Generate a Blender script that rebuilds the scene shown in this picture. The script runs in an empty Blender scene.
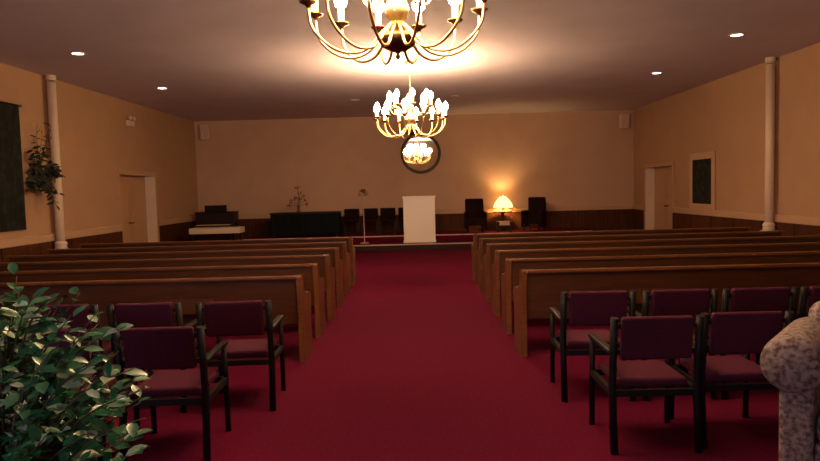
import bpy, bmesh, math, random
from mathutils import Vector, Matrix
random.seed(7)
PI = math.pi
S = bpy.context.scene
COL = S.collection
S.view_settings.view_transform = 'Standard'
S.view_settings.look = 'None'
S.view_settings.gamma = 1
S.view_settings.exposure = 1.2
S.view_settings.use_curve_mapping = False

# ------------------------------------------------------------ materials
def mat(name, col, rough=.6, metal=0, noise=0.0, scale=8, emit=None, estr=0, bump=0, bscale=60, stretch=(1,1,1), sheen=0, spec=.5, trans=0):
    m = bpy.data.materials.new(name); m.use_nodes = True
    nt = m.node_tree; N = nt.nodes; L = nt.links
    b = N['Principled BSDF']
    b.inputs['Base Color'].default_value = (*col, 1)
    b.inputs['Roughness'].default_value = rough
    b.inputs['Metallic'].default_value = metal
    b.inputs['Specular IOR Level'].default_value = spec
    if sheen: b.inputs['Sheen Weight'].default_value = sheen
    tc = N.new('ShaderNodeTexCoord'); mp = N.new('ShaderNodeMapping')
    mp.inputs['Scale'].default_value = stretch
    L.new(tc.outputs['Object'], mp.inputs['Vector'])
    if noise:
        n = N.new('ShaderNodeTexNoise'); n.inputs['Scale'].default_value = scale; n.inputs['Detail'].default_value = 6
        L.new(mp.outputs[0], n.inputs['Vector'])
        r = N.new('ShaderNodeMapRange'); r.inputs[1].default_value = .3; r.inputs[2].default_value = .7
        r.inputs[3].default_value = 1-noise; r.inputs[4].default_value = 1+noise
        L.new(n.outputs['Fac'], r.inputs[0])
        v = N.new('ShaderNodeVectorMath'); v.operation = 'SCALE'; v.inputs[0].default_value = col
        L.new(r.outputs[0], v.inputs['Scale']); L.new(v.outputs[0], b.inputs['Base Color'])
    if bump:
        n = N.new('ShaderNodeTexNoise'); n.inputs['Scale'].default_value = bscale; n.inputs['Detail'].default_value = 4
        L.new(mp.outputs[0], n.inputs['Vector'])
        bp = N.new('ShaderNodeBump'); bp.inputs['Strength'].default_value = bump; bp.inputs['Distance'].default_value = .01
        L.new(n.outputs['Fac'], bp.inputs['Height']); L.new(bp.outputs[0], b.inputs['Normal'])
    if emit:
        b.inputs['Emission Color'].default_value = (*emit, 1); b.inputs['Emission Strength'].default_value = estr
    return m

M = {
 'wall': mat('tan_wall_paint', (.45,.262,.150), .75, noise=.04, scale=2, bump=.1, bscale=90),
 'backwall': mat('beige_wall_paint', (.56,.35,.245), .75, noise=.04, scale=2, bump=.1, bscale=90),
 'ceiling': mat('ceiling_paint', (.62,.53,.64), .85, noise=.05, scale=1.2, bump=.2, bscale=50),
 'wainscot': mat('dark_wainscot_wood', (.070,.021,.008), .65, spec=.15, noise=.3, scale=3, stretch=(6,6,.6)),
 'picframe': mat('pale_picture_frame', (.56,.34,.21), .5),
 'doorpaint': mat('tan_door_paint', (.50,.29,.16), .5),
 'rail': mat('cream_rail_paint', (.52,.32,.20), .55),
 'white': mat('cream_white_paint', (.72,.57,.45), .5),
 'carpet': mat('red_carpet', (.098,.0045,.022), .95, noise=.18, scale=40, bump=.5, bscale=250, spec=.05),
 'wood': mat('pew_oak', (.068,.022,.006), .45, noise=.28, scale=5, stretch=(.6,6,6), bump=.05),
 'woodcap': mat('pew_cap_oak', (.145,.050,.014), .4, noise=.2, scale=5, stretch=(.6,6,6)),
 'black': mat('black_chair_frame', (.006,.005,.005), .55, spec=.25),
 'plum': mat('plum_fabric', (.068,.012,.027), .9, spec=.15, noise=.15, scale=60, bump=.2, bscale=300),
 'darkplum': mat('dark_maroon_upholstery', (.014,.004,.004), .85, spec=.12, noise=.2, scale=30),
 'brass': mat('polished_brass', (.85,.62,.28), .3, 1),
 'darkbrass': mat('antique_brass', (.22,.11,.045), .32, 1),
 'candle': mat('ivory_sleeve_painted_glow', (.85,.72,.5), .5, emit=(1,.66,.34), estr=2.0),  # sleeve emission stands in for glare from the bulb above
 'bulb': mat('glowing_bulb', (1,.9,.7), .3, emit=(1,.66,.34), estr=92),
 'mirror': mat('mirror_glass', (.92,.9,.86), .02, 1),
 'frame': mat('dark_bronze_frame', (.045,.028,.016), .35, .4),
 'lectern': mat('white_lectern_paint', (.90,.80,.72), .45),
 'darkwood': mat('dark_walnut', (.022,.008,.005), .45, spec=.25, noise=.2, scale=5, stretch=(1,6,6)),
 'blackcloth': mat('blue_black_cloth', (.007,.009,.010), .9, spec=.1, noise=.2, scale=10),
 'shade': mat('lit_lamp_shade', (.9,.7,.35), .8, emit=(1,.60,.17), estr=1.5),
 'leaf': mat('ficus_leaf', (.026,.125,.045), .28, noise=.45, scale=14),
 'leaf2': mat('leaf_painted_highlight', (.26,.36,.24), .3, noise=.3, scale=14),  # whitish leaf highlights painted as a paler leaf color
 'bark': mat('bark', (.10,.06,.035), .9, noise=.3, scale=20),
 'pot': mat('terracotta_pot', (.20,.08,.05), .8),
 'soil': mat('potting_soil', (.03,.02,.012), 1, noise=.3, scale=50),
 'dryleaf': mat('dark_foliage', (.016,.022,.010), .7, noise=.4, scale=10),
 'drybloom': mat('dried_bloom', (.22,.05,.03), .8, noise=.3, scale=30),
 'lightdisc': mat('downlight_lens', (1,.9,.8), .4, emit=(1,.80,.62), estr=5),
 'trimring': mat('downlight_trim', (.60,.48,.44), .4),
 'dimdisc': mat('unlit_lens', (.62,.48,.40), .35),
 'plastic': mat('white_plastic', (.75,.55,.45), .5),
 'grille': mat('speaker_grille', (.60,.42,.34), .7),
 'daylight': mat('daylit_pane', (.8,.9,1), .3, emit=(.62,.72,1), estr=3.2),
 'page': mat('pale_pink_cloth', (.62,.36,.34), .7),
 'ivory': mat('ivory_tabletop', (.75,.60,.44), .45),
}

def tapestry_mat():
    m = bpy.data.materials.new('dark_green_tapestry'); m.use_nodes = True
    nt = m.node_tree; N = nt.nodes; L = nt.links; b = N['Principled BSDF']; b.inputs['Roughness'].default_value = .95
    tc = N.new('ShaderNodeTexCoord'); v = N.new('ShaderNodeTexVoronoi'); v.inputs['Scale'].default_value = 7
    L.new(tc.outputs['Object'], v.inputs['Vector'])
    r = N.new('ShaderNodeValToRGB'); e = r.color_ramp.elements
    e[0].color = (.018,.022,.010,1); e[0].position = .1; e[1].color = (.002,.004,.002,1); e[1].position = .6
    L.new(v.outputs['Distance'], r.inputs[0]); L.new(r.outputs[0], b.inputs['Base Color'])
    return m
M['tapestry'] = tapestry_mat()

def floral_mat():
    m = bpy.data.materials.new('mottled_floral_upholstery'); m.use_nodes = True
    nt = m.node_tree; N = nt.nodes; L = nt.links; b = N['Principled BSDF']; b.inputs['Roughness'].default_value = .9
    tc = N.new('ShaderNodeTexCoord')
    n = N.new('ShaderNodeTexNoise'); n.inputs['Scale'].default_value = 38; n.inputs['Detail'].default_value = 3
    L.new(tc.outputs['Object'], n.inputs['Vector'])
    r = N.new('ShaderNodeValToRGB'); e = r.color_ramp.elements
    e[0].position = .38; e[0].color = (.09,.05,.045,1); e[1].position = .62; e[1].color = (.28,.22,.20,1)
    k = e.new(.5); k.color = (.19,.145,.13,1)
    L.new(n.outputs['Fac'], r.inputs[0]); L.new(r.outputs[0], b.inputs['Base Color'])
    return m
M['floral'] = floral_mat()

# ------------------------------------------------------------ helpers
def box(bm, x0,x1,y0,y1,z0,z1, bev=0, T=None, seg=2):
    r = bmesh.ops.create_cube(bm, size=1)
    vs = r['verts']
    for v in vs:
        v.co = Vector(((x0+x1)/2+v.co.x*(x1-x0), (y0+y1)/2+v.co.y*(y1-y0), (z0+z1)/2+v.co.z*(z1-z0)))
    if bev:
        es = list({e for v in vs for e in v.link_edges})
        q = bmesh.ops.bevel(bm, geom=es, offset=bev, segments=seg, affect='EDGES', profile=.5)
        vs = list({v for v in vs if v.is_valid} | set(q['verts']))
    if T is not None: bmesh.ops.transform(bm, matrix=T, verts=vs)
    return vs

def lathe(bm, prof, n=20, c=(0,0,0), T=None, smooth=True):
    rings = []; out = []
    for r, z in prof:
        if r < 1e-5:
            v = bm.verts.new((c[0],c[1],c[2]+z)); rings.append([v]); out.append(v)
        else:
            ring = [bm.verts.new((c[0]+r*math.cos(2*PI*i/n), c[1]+r*math.sin(2*PI*i/n), c[2]+z)) for i in range(n)]
            rings.append(ring); out += ring
    for a, b in zip(rings, rings[1:]):
        for i in range(n):
            j = (i+1) % n
            if len(a) == 1 and len(b) == 1: continue
            if len(a) == 1: f = bm.faces.new((a[0], b[j], b[i]))
            elif len(b) == 1: f = bm.faces.new((a[i], a[j], b[0]))
            else: f = bm.faces.new((a[i], a[j], b[j], b[i]))
            f.smooth = smooth
    for R in (rings[0], rings[-1]):
        if len(R) > 1: bm.faces.new(R)
    if T is not None: bmesh.ops.transform(bm, matrix=T, verts=out)
    return out

def tube(bm, pts, r, n=8, taper=None):
    pts = [Vector(p) for p in pts]; rings = []
    up = Vector((0,0,1))
    prev = None
    for i, p in enumerate(pts):
        d = (pts[min(i+1,len(pts)-1)]-pts[max(i-1,0)]).normalized()
        if prev is None:
            a = d.cross(up) if abs(d.dot(up)) < .95 else d.cross(Vector((1,0,0)))
        else:
            a = prev - d*prev.dot(d)
        a.normalize(); prev = a; b = d.cross(a)
        rr = r if taper is None else r+(taper-r)*i/(len(pts)-1)
        rings.append([bm.verts.new(p+a*rr*math.cos(2*PI*k/n)+b*rr*math.sin(2*PI*k/n)) for k in range(n)])
    for A, B in zip(rings, rings[1:]):
        for k in range(n):
            f = bm.faces.new((A[k],A[(k+1)%n],B[(k+1)%n],B[k])); f.smooth = True
    bm.faces.new(rings[0]); bm.faces.new(rings[-1])

def spline(ctrl, n=6):
    P = [Vector(c) for c in ctrl]; P = [P[0]*2-P[1]] + P + [P[-1]*2-P[-2]]; out = []
    for i in range(1, len(P)-2):
        for k in range(n):
            t = k/n; a,b,c,d = P[i-1:i+3]
            out.append(.5*((2*b)+(c-a)*t+(2*a-5*b+4*c-d)*t*t+(3*b-a-3*c+d)*t**3))
    out.append(P[-2]); return out

def prism(bm, poly, axis, a0, a1):
    """poly of (u,v) extruded along axis x: (u,v)=(y,z)"""
    def P(u,v,a):
        return (a,u,v) if axis == 'x' else ((u,a,v) if axis == 'y' else (u,v,a))
    A = [bm.verts.new(P(u,v,a0)) for u,v in poly]; B = [bm.verts.new(P(u,v,a1)) for u,v in poly]
    bm.faces.new(A); bm.faces.new(B[::-1])
    n = len(poly)
    for i in range(n): bm.faces.new((A[i],B[i],B[(i+1)%n],A[(i+1)%n]))

def obj(name, bm, m, parent=None, loc=None):
    bmesh.ops.recalc_face_normals(bm, faces=bm.faces[:])
    me = bpy.data.meshes.new(name); bm.to_mesh(me); bm.free()
    me.materials.append(M[m] if isinstance(m, str) else m)
    o = bpy.data.objects.new(name, me); COL.objects.link(o)
    if loc is not None: o.location = loc
    if parent is not None: o.parent = parent
    return o
def B(): return bmesh.new()
def bx(name, m, x0,x1,y0,y1,z0,z1, bev=0, parent=None):
    b = B(); box(b, x0,x1,y0,y1,z0,z1, bev); return obj(name, b, m, parent)
def tag(o, label, cat=None, group=None):
    o['label'] = label
    if cat: o['category'] = cat
    if group: o['group'] = group
    return o
def thing(name, label, cat, loc=(0,0,0), rz=0, group=None):
    o = bpy.data.objects.new(name, None); COL.objects.link(o)
    o.location = loc; o.rotation_euler = (0,0,rz); o.empty_display_size = .1
    return tag(o, label, cat, group)
def struct(o, label=None):
    o['kind'] = 'structure'
    if label: o['label'] = label
    return o
def dup(root, loc, rz=0, label=None, group=None):
    def cp(o, par):
        c = o.copy(); COL.objects.link(c)
        if par is not None: c.parent = par
        for ch in list(o.children): cp(ch, c)
        return c
    r = cp(root, None); r.location = loc; r.rotation_euler = (0,0,rz)
    if label: r['label'] = label
    if group: r['group'] = group
    return r

# ------------------------------------------------------------ room shell
D, YB, YF, H = 7.0, 20.9, -2.6, 4.03
T = .32
struct(bx('floor', 'carpet', -D-T, D+T, YF-T, YB+T, -.1, 0))
struct(bx('ceiling', 'ceiling', -D-T, D+T, YF-T, YB+T, H, H+.12))
struct(bx('wall_back', 'backwall', -D-T, D+T, YB, YB+T, 0, H))
def side_wall(name, sgn, y0, y1, zt):
    b = B(); a, c = (sgn*D, sgn*(D+T)); x0, x1 = min(a,c), max(a,c)
    box(b, x0,x1, YF,y0, 0,H); box(b, x0,x1, y1,YB, 0,H); box(b, x0,x1, y0,y1, zt,H)
    struct(obj(name, b, 'wall'))
DL, DR = (15.4,17.5,2.25), (17.75,19.85,2.18)
side_wall('wall_left', -1, *DL); side_wall('wall_right', 1, *DR)
b = B()
WX0, WX1, WZ0, WZ1 = -4.2, -1.2, 1.0, 2.5
box(b, -D,WX0, YF-T,YF, 0,H); box(b, WX1,D, YF-T,YF, 0,H); box(b, WX0,WX1, YF-T,YF, 0,WZ0); box(b, WX0,WX1, YF-T,YF, WZ1,H)
struct(obj('wall_front', b, 'wall'))
w = struct(thing('window_1', 'window behind the seating letting in cool daylight', 'window')); del w['category']
b = B()
for (x0,x1,z0,z1) in ((WX0,WX1,WZ0,WZ0+.07),(WX0,WX1,WZ1-.07,WZ1),(WX0,WX0+.07,WZ0+.07,WZ1-.07),(WX1-.07,WX1,WZ0+.07,WZ1-.07),((WX0+WX1)/2-.03,(WX0+WX1)/2+.03,WZ0+.07,WZ1-.07)):
    box(b, x0,x1, YF-.14,YF-.06, z0,z1)
obj('window_frame', b, 'white', w)
bx('window_pane', 'daylight', WX0+.07,WX1-.07, YF-.11,YF-.09, WZ0+.07,WZ1-.07, parent=w)

# wainscot + chair rail (trim) round the room
WZ = .88
def trim_run(n, x0,x1,y0,y1, inward):
    """inward=(dx,dy) unit: wainscot projects 3 cm, rail 5 cm"""
    t = struct(thing('trim_%d' % n, 'dark wood wainscot under a pale chair rail', 'trim')); del t['category']
    def ex(p, d0):
        X0,X1,Y0,Y1 = x0,x1,y0,y1
        if inward[0] > 0: X1 = x0+p; X0 = x0+d0
        if inward[0] < 0: X0 = x1-p; X1 = x1-d0
        if inward[1] < 0: Y0 = y1-p; Y1 = y1-d0
        return X0,X1,Y0,Y1
    bx('wainscot_panel', 'wainscot', *ex(.03,0), .0, WZ, parent=t)
    b = B()
    X0,X1,Y0,Y1 = ex(.034,0)
    box(b, X0,X1,Y0,Y1, .0,.09); 
    n_ = max(1,int(max(X1-X0, Y1-Y0)/1.1))
    for i in range(n_+1):
        if inward[0]: 
            yy = Y0+(Y1-Y0)*i/n_; a,c = sorted((X0, X1)); s = .008*inward[0]
            box(b, min(a,a+s),max(c,c+s), max(Y0,yy-.035),min(Y1,yy+.035), .09, WZ-.001)
        else:
            xx = X0+(X1-X0)*i/n_
            box(b, max(X0,xx-.035),min(X1,xx+.035), Y0-.008,Y1, .09, WZ-.001)
    obj('wainscot_stile', b, 'wainscot', t)
    bx('chair_rail', 'rail', *ex(.045,0), WZ, WZ+.15, .012, parent=t)
trim_run(1, -D,-D, YF,DL[0]-.08, (1,0)); trim_run(2, -D,-D, DL[1]+.08,YB, (1,0))
trim_run(3, D,D, YF,DR[0]-.08, (-1,0)); trim_run(4, D,D, DR[1]+.08,YB, (-1,0))
trim_run(5, -D+.05,D-.05, YB,YB, (0,-1))

# recessed double doors
def door(n, sgn, y0,y1,zt, label):
    d = struct(thing('door_%d' % n, label, 'door')); del d['category']
    xo = sgn*(D+T); xi = sgn*(D+T-.06)
    ym = (y0+y1)/2
    for a, c in ((y0+.02,ym-.005),(ym+.005,y1-.02)):
        leaf = bx('door_leaf', 'doorpaint', min(xo,xi),max(xo,xi), a,c, .01,zt-.02, .004, parent=d)
        b = B(); s = sgn*(D+T-.075)
        for (z0,z1) in ((.2,.95),(1.1,zt-.22)):
            box(b, min(s,xi),max(s,xi), a+.14,c-.14, z0,z1, .006)
        obj('door_panel', b, 'doorpaint', leaf)
        hy = c-.07 if a < ym-.5 else a+.07
        b = B(); lathe(b, [(0,0),(.022,0),(.022,.01),(.01,.012),(.01,.04),(.026,.05),(.028,.065),(0,.08)], 12,
                       T=Matrix.Translation((xi,hy,1.03)) @ Matrix.Rotation(-sgn*PI/2,4,'Y'))
        obj('door_handle', b, 'darkbrass', leaf)
    # casing
    b = B(); ci = sgn*(D-.025); co = sgn*D
    for (a,c,z0,z1) in ((y0-.08,y0,0,zt+.08),(y1,y1+.08,0,zt+.08),(y0,y1,zt,zt+.08)):
        box(b, min(ci,co),max(ci,co), a,c, z0,z1)
    obj('casing', b, 'doorpaint', d); b = B()
    # lining of the far jamb, near jamb and head
    xa, xb = sorted((co, xi))
    box(b, xa,xb, y0,y0+.02, 0,zt); box(b, xa,xb, y1-.02,y1, 0,zt); box(b, xa,xb, y0+.02,y1-.02, zt-.02,zt)
    obj('door_frame', b, 'white', d)
door(1, -1, *DL, 'pale recessed double doorway in the left wall')
door(2, 1, *DR, 'pale recessed double doorway in the right wall')

# columns near the side walls
for s, lab in ((-1,'tall slim white column beside the leafy wall spray'),(1,'tall slim white column to the right of the dark framed picture')):
    c = thing('column', lab, 'column', (s*6.86, 12.56+.11*s, 0)); 
    b = B(); lathe(b, [(.078,.10),(.078,3.9)], 24); obj('shaft', b, 'white', c)
    b = B(); box(b, -.12,.12,-.12,.12, 0,.72,.01); lathe(b, [(.115,.72),(.115,.76),(.10,.79),(.12,.82),(.10,.86),(.078,.88)], 24); obj('base', b, 'white', c)
    b = B(); lathe(b, [(.078,3.93),(.088,3.95),(.092,3.98),(.092,4.03)], 24); obj('capital', b, 'white', c)

# ------------------------------------------------------------ dais
d = thing('platform_step', 'low red carpeted step under the white lectern', 'step', (0,0,0))
def dstep(x0,x1,y0,y1,z0,z1):
    bx('step', 'carpet', x0,x1,y0,y1,z0,z1, .01, parent=d)
    bx('lit_edge_nosing', 'page', x0,x1,y0-.02,y0,z1-.035,z1, .004, parent=d)  # pale pink strip paints the light along the step edge
dstep(-1.95,1.65, 18.2,19.18, 0,.17)
bx('shadow_kick_board', 'darkwood', -1.9,1.6, 18.185,18.2, 0,.13, parent=d)  # dark strip put in for the recess shadow under the step
d = thing('platform', 'wide raised red carpeted platform along the back wall', 'platform', (0,0,0))
dstep(-5.2,5.2, 19.22,YB-.06, 0,.34)

# ------------------------------------------------------------ pews
def make_pew(L, side):
    """local x 0..L going away from the aisle (side=+1 to the right), y 0 = rear face, seat towards +y"""
    r = thing('pew', '', 'pew')
    X = lambda a,c: (a,c) if side > 0 else (-c,-a)
    def bb(bm, a,c,*rest, **k): x0,x1 = X(a,c); box(bm, x0,x1,*rest, **k)
    shear = Matrix(((1,0,0,0),(0,1,-.13,.0),(0,0,1,0),(0,0,0,1)))
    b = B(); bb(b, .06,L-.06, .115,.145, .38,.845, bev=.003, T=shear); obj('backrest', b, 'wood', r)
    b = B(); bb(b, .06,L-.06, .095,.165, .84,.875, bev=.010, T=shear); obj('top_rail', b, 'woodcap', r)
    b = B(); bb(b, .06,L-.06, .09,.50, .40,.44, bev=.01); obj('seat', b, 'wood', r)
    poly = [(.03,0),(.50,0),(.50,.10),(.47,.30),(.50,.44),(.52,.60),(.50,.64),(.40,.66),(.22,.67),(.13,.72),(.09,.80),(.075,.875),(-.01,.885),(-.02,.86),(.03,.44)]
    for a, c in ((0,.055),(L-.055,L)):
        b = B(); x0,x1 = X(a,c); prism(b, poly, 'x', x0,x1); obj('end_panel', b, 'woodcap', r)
    k = 2
    for i in range(1,k+1):
        xx = L*i/(k+1); b = B(); x0,x1 = X(xx-.02,xx+.02)
        prism(b, [(.06,0),(.42,0),(.42,.40),(.06,.40)], 'x', x0,x1); obj('support', b, 'wood', r)
    # book rack on the rear of the back
    b = B(); bb(b, .9,1.5, .005,.02, .52,.66); bb(b, .9,1.5, .02,.055, .52,.535); obj('book_rack', b, 'wood', r)
    return r
ORD = ['nearest','second','third','fourth','fifth','farthest']
for side, x in ((-1,-1.14),(1,1.02)):
    base = make_pew(4.9, side)
    nm = 'left' if side < 0 else 'right'
    for i in range(6):
        y = 6.36+1.03*i
        lab = ('%s long oak pew %s of the red aisle%s' % (ORD[i], nm, {0:', right behind the black-framed chairs',5:', closest to the platform'}.get(i, ', counted from the chairs')))
        p = base if i == 0 else dup(base, (0,0,0))
        p.location = (x, y, 0); p['label'] = lab; p['group'] = 'pews %s of the aisle' % nm

# ------------------------------------------------------------ black framed armchairs
def make_chair():
    r = thing('armchair', '', 'chair')
    b = B(); box(b, -.225,.225, .05,.50, .40,.46, bev=.022, seg=3); obj('seat', b, 'plum', r)
    b = B()
    vs = box(b, -.222,.222, -.03,.02, .60,.875, bev=.018, seg=3)
    bmesh.ops.transform(b, matrix=Matrix(((1,0,0,0),(0,1,-.12,.075),(0,0,1,0),(0,0,0,1))), verts=b.verts[:])
    obj('backrest', b, 'plum', r)
    for s in (-1,1):
        x = s*.265
        b = B(); tube(b, [(x,-.02,0),(x,.02,.40),(x,.0,.60),(x,-.035,.87)], .025, 8); obj('leg', b, 'black', r)
        b = B(); tube(b, [(x,.50,0),(x,.49,.40),(x,.47,.63)], .02, 8); obj('leg', b, 'black', r)
        b = B(); box(b, x-.026,x+.026, -.0,.50, .63,.658, bev=.01); obj('armrest', b, 'black', r)
    b = B()
    box(b, -.265,.265, .0,.03, .36,.40); box(b, -.265,.265, .475,.5, .36,.40)
    for s in (-1,1): box(b, s*.265-.015,s*.265+.015, .03,.475, .36,.40)
    obj('seat_frame', b, 'black', r)
    b = B(); box(b, -.25,.25, -.0,.015, .63,.66); box(b, -.25,.25, -.028,-.013, .80,.83); obj('back_rail', b, 'black', r)
    return r
ch = make_chair(); first = True
chairs = [
 (-1.64,4.06,.02,'near left row', 'black-framed plum armchair partly behind the leafy plant, in the row nearest the viewer left of the aisle'),
 (-2.32,4.08,-.02,'near left row','plum armchair almost fully hidden by the leafy plant, nearest row'),
 (-1.42,4.98,.04,'far left row','plum armchair next to the aisle in the left row just behind the nearest pew'),
 (-2.12,5.0,0,'far left row','middle plum armchair of the left row in front of the nearest pew'),
 (-2.78,5.02,0,'far left row','plum armchair at the wall end of that left row, mostly behind the plant'),
 (1.48,4.03,0,'near right row','plum armchair at the aisle end of the nearest row right of the aisle'),
 (2.07,4.10,.0,'near right row','plum armchair in the nearest right row, beside the floral upholstered armchair'),
 (1.40,5.04,-.03,'far right row','plum armchair next to the aisle in the right row just behind the nearest pew'),
 (2.03,5.03,0,'far right row','middle plum armchair of the right row in front of the nearest pew'),
 (2.64,5.02,0,'far right row','third plum armchair from the aisle in the right row in front of the pew'),
 (3.24,5.02,0,'far right row','plum armchair at the wall end of the right row, behind the floral armchair'),
]
LABS = [
 'plum armchair with black frame beside the leafy plant, aisle end of nearest left row',
 'plum armchair mostly hidden by the leafy plant, outer seat of nearest left row',
 'plum armchair at the aisle end of the left row against the nearest pew',
 'second plum armchair from the aisle in left row against the nearest pew',
 'third plum armchair from the aisle in left row, mostly behind the plant',
 'plum armchair at the aisle end of the nearest right row',
 'plum armchair right beside the floral upholstered chair in the nearest right row',
 'plum armchair at the aisle end of the right row against the nearest pew',
 'second plum armchair from the aisle in right row against the nearest pew',
 'third plum armchair from the aisle in right row against the nearest pew',
 'fourth plum armchair from the aisle in right row, behind the floral chair']
for (x,y,rz,g,_), lab in zip(chairs, LABS):
    c = ch if first else dup(ch, (0,0,0)); first = False
    c.location = (x,y,0); c.rotation_euler = (0,0,rz); c['label'] = lab
    c['group'] = 'black-framed plum armchairs'

# ------------------------------------------------------------ floral easy chair, right foreground (faces the viewer)
e = thing('upholstered_armchair', 'light mottled floral armchair with rolled arms at the right edge', 'armchair', (1.84,3.38,0), math.radians(-40))
# local: x right, y away from viewer; front face at y=0
for x0, nm in ((0,'l'),(.78,'r')):
    b = B()
    box(b, x0+.04,x0+.20, 0,.66, .12,.78, bev=.03, seg=3)
    Tm = Matrix.Translation((x0+.10 if nm=='l' else x0+.14, -.02, .745)) @ Matrix.Rotation(-PI/2,4,'X')
    lathe(b, [(0,-.012),(.11,-.012),(.145,.01),(.15,.05),(.15,.62),(.12,.66),(0,.67)], 28, T=Tm)
    obj('arm', b, 'floral', e)
b = B(); box(b, .20,.82, .03,.68, .12,.34, bev=.02); obj('seat_base', b, 'floral', e)
b = B(); box(b, .205,.815, .02,.52, .34,.50, bev=.05, seg=4); obj('seat_cushion', b, 'floral', e)
b = B(); box(b, .08,.96, .50,.70, .2,1.0, bev=.09, seg=4); obj('backrest', b, 'floral', e)
for x in (.09,.92):
    for y in (.06,.62):
        b = B(); lathe(b, [(.018,0),(.028,.06),(.03,.125)], 12, (x,y,0)); obj('leg', b, 'darkwood', e)

# ------------------------------------------------------------ foliage helpers
def leaf(bm, p, d, up, L, W, curl=.15):
    d = d.normalized(); s = d.cross(up)
    if s.length < .05: s = d.cross(Vector((1,0,.3)))
    s.normalize(); n = s.cross(d)
    prof = [(0,.0),(.22,.36),(.5,.5),(.78,.34),(1,0)]
    mid = [bm.verts.new(p+d*L*t - n*curl*L*t*t) for t,_ in prof]
    le = [bm.verts.new(p+d*L*t - n*curl*L*t*t + s*W*w + n*.12*W) for t,w in prof[1:-1]]
    ri = [bm.verts.new(p+d*L*t - n*curl*L*t*t - s*W*w + n*.12*W) for t,w in prof[1:-1]]
    for side, sg in ((le,1),(ri,-1)):
        seq = [mid[0]] + side + [mid[4]]
        for i in range(4):
            q = [mid[i], mid[i+1], seq[i+1], seq[i]]
            q = [v for k,v in enumerate(q) if v not in q[:k]]
            if sg < 0: q = q[::-1]
            f = bm.faces.new(q); f.smooth = True
R = random.uniform
def rdir(zlo=-1, zhi=1):
    a = R(0,2*PI); z = R(zlo,zhi); k = math.sqrt(max(0,1-z*z)); return Vector((k*math.cos(a),k*math.sin(a),z))

# ------------------------------------------------------------ potted plant left foreground
pl = thing('potted_plant', 'bushy green leafy potted plant filling the lower left corner', 'plant', (-1.54,2.33,0))
b = B(); lathe(b, [(0,0),(.13,0),(.14,.02),(.18,.30),(.20,.31),(.20,.35),(.175,.35),(.165,.31)], 28); obj('pot', b, 'pot', pl)
b = B(); lathe(b, [(0,.30),(.166,.30),(.166,.315),(0,.33)], 24); obj('soil', b, 'soil', pl)
bs = B(); bl = B(); bp = B()
tips = []
for k in range(3):
    a = k*2.1; tube(bs, spline([(.03*math.cos(a),.03*math.sin(a),.3),(.06*math.cos(a),.05*math.sin(a),.6),(.1*math.cos(a),.1*math.sin(a),.95)],4), .013, 6, .008)
c0 = Vector((-.04,0,.91)); 
for i in range(270):
    dd = rdir(-.75,1); rr = Vector((.56,.48,.56)); 
    q = Vector((dd.x*rr.x, dd.y*rr.y, dd.z*rr.z))*R(.45,1.0) + c0
    st = Vector((dd.x*.06, dd.y*.06, .55+.5*max(0,dd.z)*R(.6,1)))
    mid_ = (st+q)/2+Vector((0,0,.05))
    pts = spline([st, mid_, q], 4)
    tube(bs, pts, .005, 4, .002)
    n = 11
    for j in range(n):
        t = .35+.65*j/(n-1); p = pts[int(t*(len(pts)-1))]
        d_ = ((q-st).normalized()*.7+rdir(-.8,.6)).normalized()
        L_ = R(.042,.074)
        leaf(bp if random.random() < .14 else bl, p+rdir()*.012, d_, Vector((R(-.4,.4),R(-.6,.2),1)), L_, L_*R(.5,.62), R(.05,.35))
# a few sprigs reaching out to the right over the chairs
for (qx,qy,qz) in ((.50,-.05,1.24),(.56,-.1,1.02),(.58,-.12,.93),(.57,-.06,.86),(.54,-.1,1.1),(-.05,-.1,1.44),(.54,.0,.78),(.5,-.05,.68),(.40,-.1,1.12),(.18,-.05,1.36),(-.32,-.1,1.46),(.2,0,1.34)):
    q = Vector((qx,qy,qz)); st = Vector((qx*.3,qy*.3,qz-.25)); pts = spline([st,(st+q)/2+Vector((0,0,.04)),q],4)
    tube(bs, pts, .005, 4, .002)
    for j in range(11):
        p = pts[2+int(j*.55)]; L_ = R(.06,.09)
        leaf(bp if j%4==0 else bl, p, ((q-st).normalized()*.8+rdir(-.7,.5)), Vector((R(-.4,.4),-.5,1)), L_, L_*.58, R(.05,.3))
obj('stem', bs, 'bark', pl); o = obj('foliage', bl, 'leaf', pl); o['kind'] = 'stuff'
o = obj('highlight_foliage', bp, 'leaf2', pl); o['kind'] = 'stuff'; o['label'] = 'leaves painted pale as highlights'

# ------------------------------------------------------------ wall spray (left wall)
ws = thing('wall_spray', 'long dark leafy and twig wall spray hanging beside left column', 'wall decoration', (-6.93,11.9,2.2))
bs = B(); bl = B()
for i in range(26):
    z1 = R(-.72,1.0); y1 = R(-.38,.42)*(1-.45*abs(z1)); x1 = R(.05,.30)
    pts = spline([(0,0,-.05*i/26),(x1*.6,y1*.5,z1*.5),(x1,y1,z1)],4)
    tube(bs, pts, .008, 4, .003)
    if z1 < .45:
        for j in range(16):
            p = pts[3+int(j*.35)] if 3+int(j*.35) < len(pts) else pts[-1]
            L_ = R(.09,.16); leaf(bl, p+rdir()*.02, rdir(-1,.3), Vector((1,0,.2)), L_, L_*.42, .2)
    else:
        for j in range(5):
            p = pts[-1-j]; L_ = R(.06,.13); leaf(bl, p, rdir(-.2,1), Vector((1,0,.2)), L_, L_*.3, .2)
obj('twigs', bs, 'bark', ws); o = obj('leaves', bl, 'dryleaf', ws); o['kind'] = 'stuff'

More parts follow.
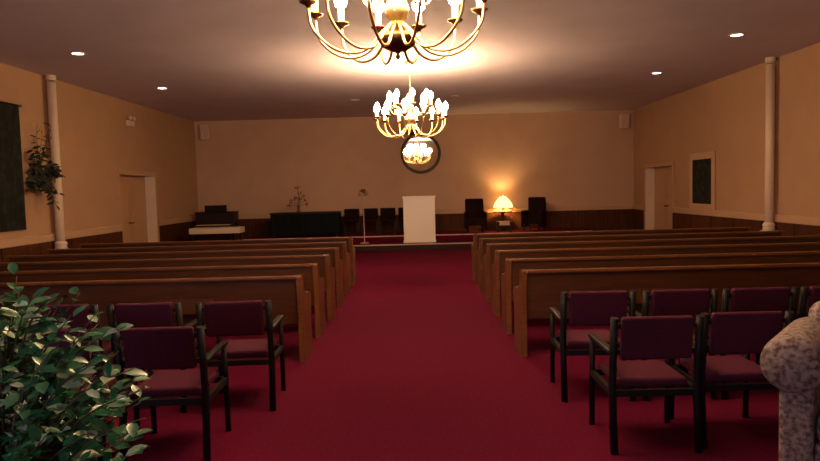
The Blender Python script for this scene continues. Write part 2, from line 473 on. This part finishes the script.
# tapestry
tp = thing('tapestry', 'large dark green hanging tapestry on the left wall', 'tapestry', (-6.985,10.68,2.25))
b = B(); n = 24
for k in range(n+1):
    y = -.85+1.7*k/n; x = .012*math.sin(k*1.7)+.02
    for z in (-1.09,1.09): b.verts.new((x,y,z))
    for z in (-1.09,1.09): b.verts.new((x+.012,y,z))
b.verts.ensure_lookup_table()
for k in range(n):
    a = [b.verts[4*k+i] for i in range(4)]; c = [b.verts[4*k+4+i] for i in range(4)]
    for p,q in ((0,1),(1,3),(3,2),(2,0)): b.faces.new((a[p],a[q],c[q],c[p]))
obj('cloth', b, 'tapestry', tp)
b = B(); tube(b, [(.03,-.92,1.10),(.03,.92,1.10)], .016, 10); obj('hanging_rod', b, 'darkwood', tp)

# framed picture on the right wall
fp = thing('framed_picture', 'dark upright picture in a pale frame on the right wall', 'picture', (6.985,15.9,1.70))
b = B()
for (a,c,z0,z1) in ((-.68,-.52,-.70,.70),(.52,.68,-.70,.70),(-.52,.52,-.70,-.54),(-.52,.52,.54,.70)): box(b, -.025,0, a,c, z0,z1, .006)
obj('picture_frame', b, 'picframe', fp); bx('picture_panel', 'tapestry', -.02,0, -.52,.52,-.54,.54, parent=fp)

# ------------------------------------------------------------ round mirror
mr = thing('round_mirror', 'round dark-framed mirror on the back wall reflecting the chandeliers', 'mirror', (.21,YB-.018,2.83)); mr.rotation_euler = (.014,0,-.009)
Rt = Matrix.Rotation(PI/2,4,'X')
b = B(); lathe(b, [(0,.0),(.56,.0),(.56,.018),(0,.018)], 48, T=Rt, smooth=False); obj('mirror_glass', b, 'mirror', mr)
b = B()
ring = [(.55,0),(.63,0),(.645,.03),(.62,.05),(.58,.045),(.55,.02)]
vs = [[b.verts.new((r*math.cos(2*PI*k/56), -z, r*math.sin(2*PI*k/56))) for r,z in ring] for k in range(56)]
for k in range(56):
    for i in range(6):
        f = b.faces.new((vs[k][i],vs[k][(i+1)%6],vs[(k+1)%56][(i+1)%6],vs[(k+1)%56][i])); f.smooth = True
obj('mirror_frame', b, 'frame', mr)

# ------------------------------------------------------------ chandeliers
def make_chandelier(loc, rz, s, label):
    c = thing('chandelier', label, 'chandelier', loc, rz, 'brass chandeliers'); c.scale = (s,s,s)
    b = B(); lathe(b, [(0,-.02),(.012,-.01),(.016,.005),(.008,.02),(.02,.03),(.06,.042),(.105,.07),(.125,.115),(.12,.14),(.05,.15),(.03,.165)], 28); obj('bowl', b, 'darkbrass', c)
    b = B(); lathe(b, [(.03,.165),(.022,.20),(.065,.25),(.08,.30),(.06,.36),(.025,.40),(.022,.44),(.045,.47),(.05,.50),(.03,.54),(.018,.60),(.03,.66),(.022,.72),(.012,.78),(.012,.86),(0,.87)], 24); obj('stem', b, 'brass', c)
    def arm(ang, ctrl, R0, zc, sc=1):
        a = B(); tube(a, [(p[0],0,p[1]) for p in spline([Vector((x,z,0)) for x,z in ctrl],5)], .0095*sc, 8)
        o = obj('arm', a, 'brass', c); o.rotation_euler = (0,0,ang)
        a = B(); lathe(a, [(.01,-.03),(.018,-.015),(.05*sc,0),(.055*sc,.01),(.02,.012),(0,.012)], 18, (R0,0,zc)); obj('drip_pan', a, 'darkbrass', o)
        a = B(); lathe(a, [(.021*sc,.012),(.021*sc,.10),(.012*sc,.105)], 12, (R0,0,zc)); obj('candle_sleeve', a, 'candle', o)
        a = B(); lathe(a, [(.012,.106),(.040*sc,.128),(.046*sc,.16),(.032*sc,.20),(.006,.235),(0,.24)], 10, (R0,0,zc)); obj('bulb', a, 'bulb', o)
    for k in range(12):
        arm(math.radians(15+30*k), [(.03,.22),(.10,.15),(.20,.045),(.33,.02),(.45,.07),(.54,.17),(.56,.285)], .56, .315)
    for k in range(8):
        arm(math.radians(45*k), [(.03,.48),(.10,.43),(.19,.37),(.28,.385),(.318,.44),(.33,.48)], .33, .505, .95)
    a = B(); n = 0; z = .87
    hgt = (4.03-loc[2])/s
    while z < hgt-.07:
        T_ = Matrix.Translation((0,0,z+.016)) @ Matrix.Rotation(PI/2*(n%2),4,'Z') @ Matrix.Rotation(PI/2,4,'X')
        pts = [T_ @ Vector((.009*math.cos(t),.019*math.sin(t),0)) for t in [2*PI*i/10 for i in range(11)]]
        tube(a, pts, .0028, 5); z += .03; n += 1
    obj('chain', a, 'brass', c)
    a = B(); lathe(a, [(.008,hgt-.10),(.03,hgt-.07),(.075,hgt-.03),(.08,hgt),(0,hgt)], 24); obj('canopy', a, 'brass', c)
    return c
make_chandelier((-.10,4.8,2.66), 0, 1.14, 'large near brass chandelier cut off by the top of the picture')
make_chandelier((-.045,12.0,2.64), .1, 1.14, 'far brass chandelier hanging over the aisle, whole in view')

# ------------------------------------------------------------ ceiling downlights
def downlight(x,y,lit,label):
    t = thing('recessed_downlight', label, 'ceiling light', (x,y,H), group='recessed ceiling lights')
    b = B()
    ring = [(.085,0),(.125,0),(.12,-.012),(.09,-.016)]
    vs = [[b.verts.new((r*math.cos(2*PI*k/28), r*math.sin(2*PI*k/28), z)) for r,z in ring] for k in range(28)]
    for k in range(28):
        for i in range(4): b.faces.new((vs[k][i],vs[k][(i+1)%4],vs[(k+1)%28][(i+1)%4],vs[(k+1)%28][i]))
    obj('trim_ring', b, 'trimring', t)
    b = B(); lathe(b, [(0,-.001),(.09,-.001),(.09,-.010),(0,-.012)], 24, smooth=False); obj('lens', b, 'lightdisc' if lit else 'dimdisc', t)
downlight(-5.38,10.6,True,'lit recessed downlight nearer the left column')
downlight(-5.42,14.2,True,'lit recessed downlight farther along the left side')
downlight(5.2,10.6,True,'lit recessed downlight nearer the right column')
downlight(5.18,14.0,True,'lit recessed downlight farther along the right side')
downlight(-1.48,16.9,False,'unlit recessed downlight left of the far chandelier')
downlight(1.09,16.7,False,'unlit recessed downlight right of the far chandelier')

# wall loudspeakers and small wall lamp
for x, lab in ((-6.62,'small pale loudspeaker high in the left back corner'),(6.66,'small pale loudspeaker high in the right back corner')):
    s = thing('wall_speaker', lab, 'speaker', (x,YB,3.66), group='corner loudspeakers')
    b = B(); box(b, -.14,.14, -.22,-.04, -.22,.22, bev=.015); obj('speaker_body', b, 'plastic', s)
    b = B(); box(b, -.12,.12, -.228,-.22, -.20,.20); obj('speaker_grille', b, 'grille', s)
    b = B(); box(b, -.03,.03, -.05,0, -.05,.05); obj('bracket', b, 'plastic', s)
el = thing('emergency_light', 'small pale emergency light high on the left wall', 'light', (-D-.01,16.1,3.5))
b = B(); box(b, 0,.08, -.16,.16, -.08,.06, bev=.01); obj('housing', b, 'plastic', el)
for y in (-.1,.1):
    b = B(); lathe(b, [(0,0),(.05,0),(.055,.05),(.03,.07),(0,.07)], 16, T=Matrix.Translation((.05,y,.12)) @ Matrix.Rotation(PI/2,4,'Y')); obj('lamp_head', b, 'plastic', el)

# ------------------------------------------------------------ platform furniture
Z2 = .34
lc = thing('lectern', 'plain white box lectern standing on the platform step', 'lectern', (.10,18.5,.17))
b = B(); box(b, -.45,.45, 0,.40, .06,1.27, bev=.008); obj('body', b, 'lectern', lc)
b = B(); box(b, -.37,.37, -.008,.0, .16,1.16, bev=.004); obj('front_panel', b, 'lectern', lc)
b = B(); box(b, -.465,.465, -.015,.435, 0,.06, bev=.006); obj('plinth', b, 'lectern', lc)
b = B(); prism(b, [(-.03,1.27),(.45,1.27),(.45,1.27),(.45,1.29),(-.03,1.33)], 'x', -.47,.47); obj('top', b, 'lectern', lc)

def small_chair(x, lab):
    r = thing('platform_chair', lab, 'chair', (x,19.95,Z2), group='dark chairs on the platform')
    # faces the room (-y): back at +y
    b = B(); box(b, -.23,.23, -.22,.2, .40,.47, bev=.02); obj('seat', b, 'darkplum', r)
    b = B(); box(b, -.235,.235, .16,.21, .48,.80, bev=.02); obj('backrest', b, 'darkplum', r)
    for sx in (-.21,.21):
        for sy in (-.19,.17):
            b = B(); box(b, sx-.016,sx+.016, sy-.016,sy+.016, 0,.40); obj('leg', b, 'black', r)
for x, lab in ((-1.98,'dark platform chair at the left end of the row, next to slim flower stand'),(-1.40,'second dark platform chair from the left of the row'),(-.86,'third dark platform chair from the left of the row'),(-.30,'dark platform chair partly behind the white lectern')):
    small_chair(x, lab)

def wing(x, y, rz, lab):
    r = thing('high_back_armchair', lab, 'armchair', (x,y,Z2), rz, group='dark high-backed armchairs')
    b = B(); box(b, -.27,.27, -.28,.24, .22,.46, bev=.03); obj('seat', b, 'darkplum', r)
    b = B(); box(b, -.28,.28, .14,.26, .40,1.02, bev=.05, seg=4); obj('backrest', b, 'darkplum', r)
    for s in (-1,1):
        b = B(); box(b, s*.29-.035,s*.29+.035, -.28,.18, .12,.62, bev=.025); obj('armrest', b, 'darkplum', r)
        for sy in (-.22,.2):
            b = B(); lathe(b, [(.018,0),(.026,.225)], 10, (s*.23,sy,0)); obj('leg', b, 'darkwood', r)
wing(1.80,19.75,0,'dark high-backed armchair just right of the white lectern')
wing(3.62,19.85,-.6,'dark high-backed armchair right of the glowing table lamp')

lt = thing('lamp_table', 'small round dark wood table under the lit lamp', 'table', (2.74,20.48,Z2))
b = B(); lathe(b, [(0,.56),(.30,.56),(.31,.575),(.30,.59),(0,.59)], 28); obj('tabletop', b, 'darkwood', lt)
b = B(); lathe(b, [(.13,.02),(.03,.05),(.035,.2),(.05,.3),(.03,.4),(.03,.5),(.10,.56)], 16); obj('pedestal', b, 'darkwood', lt)
b = B(); lathe(b, [(0,0),(.20,0),(.20,.02),(0,.03)], 20); obj('foot', b, 'darkwood', lt)
tl = thing('table_lamp', 'glowing table lamp with a wide pale shade lighting the back wall', 'lamp', (2.76,20.50,Z2+.59))
b = B(); lathe(b, [(0,0),(.08,0),(.08,.015),(.03,.03),(.05,.07),(.055,.11),(.02,.17),(.012,.2),(.012,.33)], 20); obj('base', b, 'darkbrass', tl)
b = B()
outer = [(.31,.12),(.27,.24),(.19,.36),(.11,.44)]
n = 28
rg = [[b.verts.new((r*math.cos(2*PI*k/n), r*math.sin(2*PI*k/n), z)) for k in range(n)] for r,z in outer]
for A_,B_ in zip(rg, rg[1:]):
    for k in range(n):
        f = b.faces.new((A_[k],A_[(k+1)%n],B_[(k+1)%n],B_[k])); f.smooth = True
obj('lamp_shade', b, 'shade', tl)
b = B(); lathe(b, [(.006,.33),(.006,.46),(.018,.49),(.022,.52),(.008,.55),(0,.56)], 12); obj('finial', b, 'brass', tl)

# low side table with a pale pink cloth
st = thing('side_table', 'low table with pale pink cloth between the two dark armchairs', 'table', (2.62,19.35,Z2))
b = B(); box(b, -.22,.22,-.12,.12, .30,.33, bev=.005); obj('tabletop', b, 'darkwood', st)
for sx in (-.19,.19):
    for sy in (-.1,.1):
        b = B(); box(b, sx-.015,sx+.015, sy-.015,sy+.015, 0,.30); obj('leg', b, 'darkwood', st)
b = B(); box(b, -.15,.15,-.125,.125, .331,.337); box(b, -.15,.15,-.131,-.125, .22,.337); tag(obj('cloth', b, 'page', st), 'pale pink cloth')

# long cloth covered table (left of chairs)
ta = thing('draped_table', 'long table draped in blue-black cloth, left of the platform chairs', 'table', (-3.33,19.75,Z2))
b = B(); box(b, -1.05,1.05, -.30,.30, .70,.75, bev=.01); obj('tabletop', b, 'darkwood', ta)
b = B(); n = 60; loop = []
def per(t):
    w,h = 2.06,.58; Lp = 2*(w+h); s = t*Lp
    if s < w: return (-w/2+s,-h/2,0,-1)
    s -= w
    if s < h: return (w/2,-h/2+s,1,0)
    s -= h
    if s < w: return (w/2-s,h/2,0,1)
    s -= w; return (-w/2,h/2-s,-1,0)
top = []; bot = []
n = 140
for k in range(n):
    x,y,nx,ny = per(k/n); top.append(b.verts.new((x,y,.70)))
    o_ = .02+.018*math.sin(k*1.1); bot.append(b.verts.new((x+nx*o_,y+ny*o_,.08)))
for k in range(n):
    f = b.faces.new((top[k],top[(k+1)%n],bot[(k+1)%n],bot[k])); f.smooth = True
obj('cloth_skirt', b, 'blackcloth', ta)
for sx in (-.95,.95):
    for sy in (-.22,.22):
        b = B(); box(b, sx-.02,sx+.02, sy-.02,sy+.02, 0,.70); obj('leg', b, 'darkwood', ta)

# flower arrangement on that table
fa = thing('flower_arrangement', 'small spiky dried flower arrangement on the draped table', 'flowers', (-3.55,19.75,Z2+.75))
b = B(); lathe(b, [(0,0),(.06,0),(.07,.03),(.04,.08),(.05,.14),(.04,.15)], 16); obj('vase', b, 'darkbrass', fa)
bs = B(); bl = B()
for (x,z) in ((0,.72),(.03,.55),(-.22,.30),(-.15,.38),(.2,.35),(.14,.46),(-.3,.2),(.05,.4),(-.08,.42),(.24,.22)):
    y = R(-.08,.08); tube(bs, spline([(0,0,.12),(x*.4,y*.5,.12+z*.4),(x,y,z)],4), .006, 5)
    for j in range(7):
        leaf(bl, Vector((x,y,z))+rdir()*.03, rdir(-.5,1), Vector((0,-1,.3)), R(.05,.10), .035)
obj('stems', bs, 'bark', fa); obj('blooms', bl, 'drybloom', fa)['kind'] = 'stuff'

# slim floor stand with flowers
fs = thing('flower_stand', 'slim pale stand topped with dark flowers, before the platform chairs', 'flower stand', (-1.50,18.75,.17))
b = B(); lathe(b, [(0,0),(.13,0),(.13,.015),(.03,.03),(.013,.05),(.012,1.30),(.03,1.33),(.06,1.36),(.06,1.38),(0,1.38)], 16); obj('pole', b, 'page', fs)
bl = B()
for j in range(70):
    dd = rdir(-.2,1); leaf(bl, Vector((0,0,1.40))+Vector((dd.x*.09,dd.y*.08,dd.z*.12)), dd, Vector((0,0,1)), R(.05,.10), .04)
obj('blooms', bl, 'drybloom', fs)['kind'] = 'stuff'

# organ and ivory table, far left
og = thing('organ', 'dark upright organ against the left end of the back wall', 'organ', (-6.15,19.95,0))
b = B(); box(b, -.60,.60, -.10,.35, .0,1.12, bev=.02); obj('case', b, 'darkwood', og)
b = B(); box(b, -.62,.62, -.12,.37, 1.12,1.16, bev=.01); obj('lid', b, 'darkwood', og)
b = B(); box(b, -.56,.56, -.45,-.10, .68,.76, bev=.01); obj('key_bed', b, 'darkwood', og)
b = B(); box(b, -.50,.50, -.42,-.15, .762,.775); obj('keys', b, 'ivory', og)
b = B(); box(b, -.34,.34, .0,.03, 1.16,1.36, bev=.01); obj('music_rest', b, 'black', og)
for s in (-.53,.53):
    b = B(); box(b, s-.03,s+.03, -.44,-.38, 0,.68); obj('leg', b, 'darkwood', og)
it = thing('low_table', 'long ivory-topped low table in front of the dark organ', 'table', (-5.62,18.3,0))
b = B(); box(b, -.71,.71, -.28,.28, .60,.76, bev=.01); obj('tabletop', b, 'ivory', it)
for sx in (-.62,.62):
    for sy in (-.2,.2):
        b = B(); box(b, sx-.03,sx+.03, sy-.03,sy+.03, 0,.60); obj('leg', b, 'darkwood', it)
# folded dark cover between organ and platform
# ------------------------------------------------------------ lights
def light(name, typ, loc, power, col, **k):
    l = bpy.data.lights.new(name, typ); l.energy = power; l.color = col
    for a, v in k.items(): setattr(l, a, v)
    o = bpy.data.objects.new(name, l); COL.objects.link(o); o.location = loc; return o
light('lamp_bulb', 'POINT', (2.76,20.50,Z2+.59+.34), 38, (1,.62,.22), shadow_soft_size=.04)
for x,y in ((-5.38,10.6),(-5.42,14.2),(5.2,10.6),(5.18,14.0)):
    light('downlight_beam', 'SPOT', (x,y,H-.03), 12, (1,.75,.5), spot_size=math.radians(100), spot_blend=1, shadow_soft_size=.08)

w = bpy.data.worlds.new('dim_surroundings'); S.world = w; w.use_nodes = True
w.node_tree.nodes['Background'].inputs[0].default_value = (.5,.55,.7,1); w.node_tree.nodes['Background'].inputs[1].default_value = .02

# ------------------------------------------------------------ camera
cd = bpy.data.cameras.new('camera'); cd.sensor_width = 36; cd.lens = 650/820*36; cd.clip_end = 200
co = bpy.data.objects.new('camera', cd); COL.objects.link(co)
co.matrix_world = Matrix.Translation((0,0,1.7)) @ Matrix.Rotation(math.radians(.54),4,'Z') @ Matrix.Rotation(math.radians(90-3.64),4,'X') @ Matrix.Rotation(-.026,4,'Z')
S.camera = co
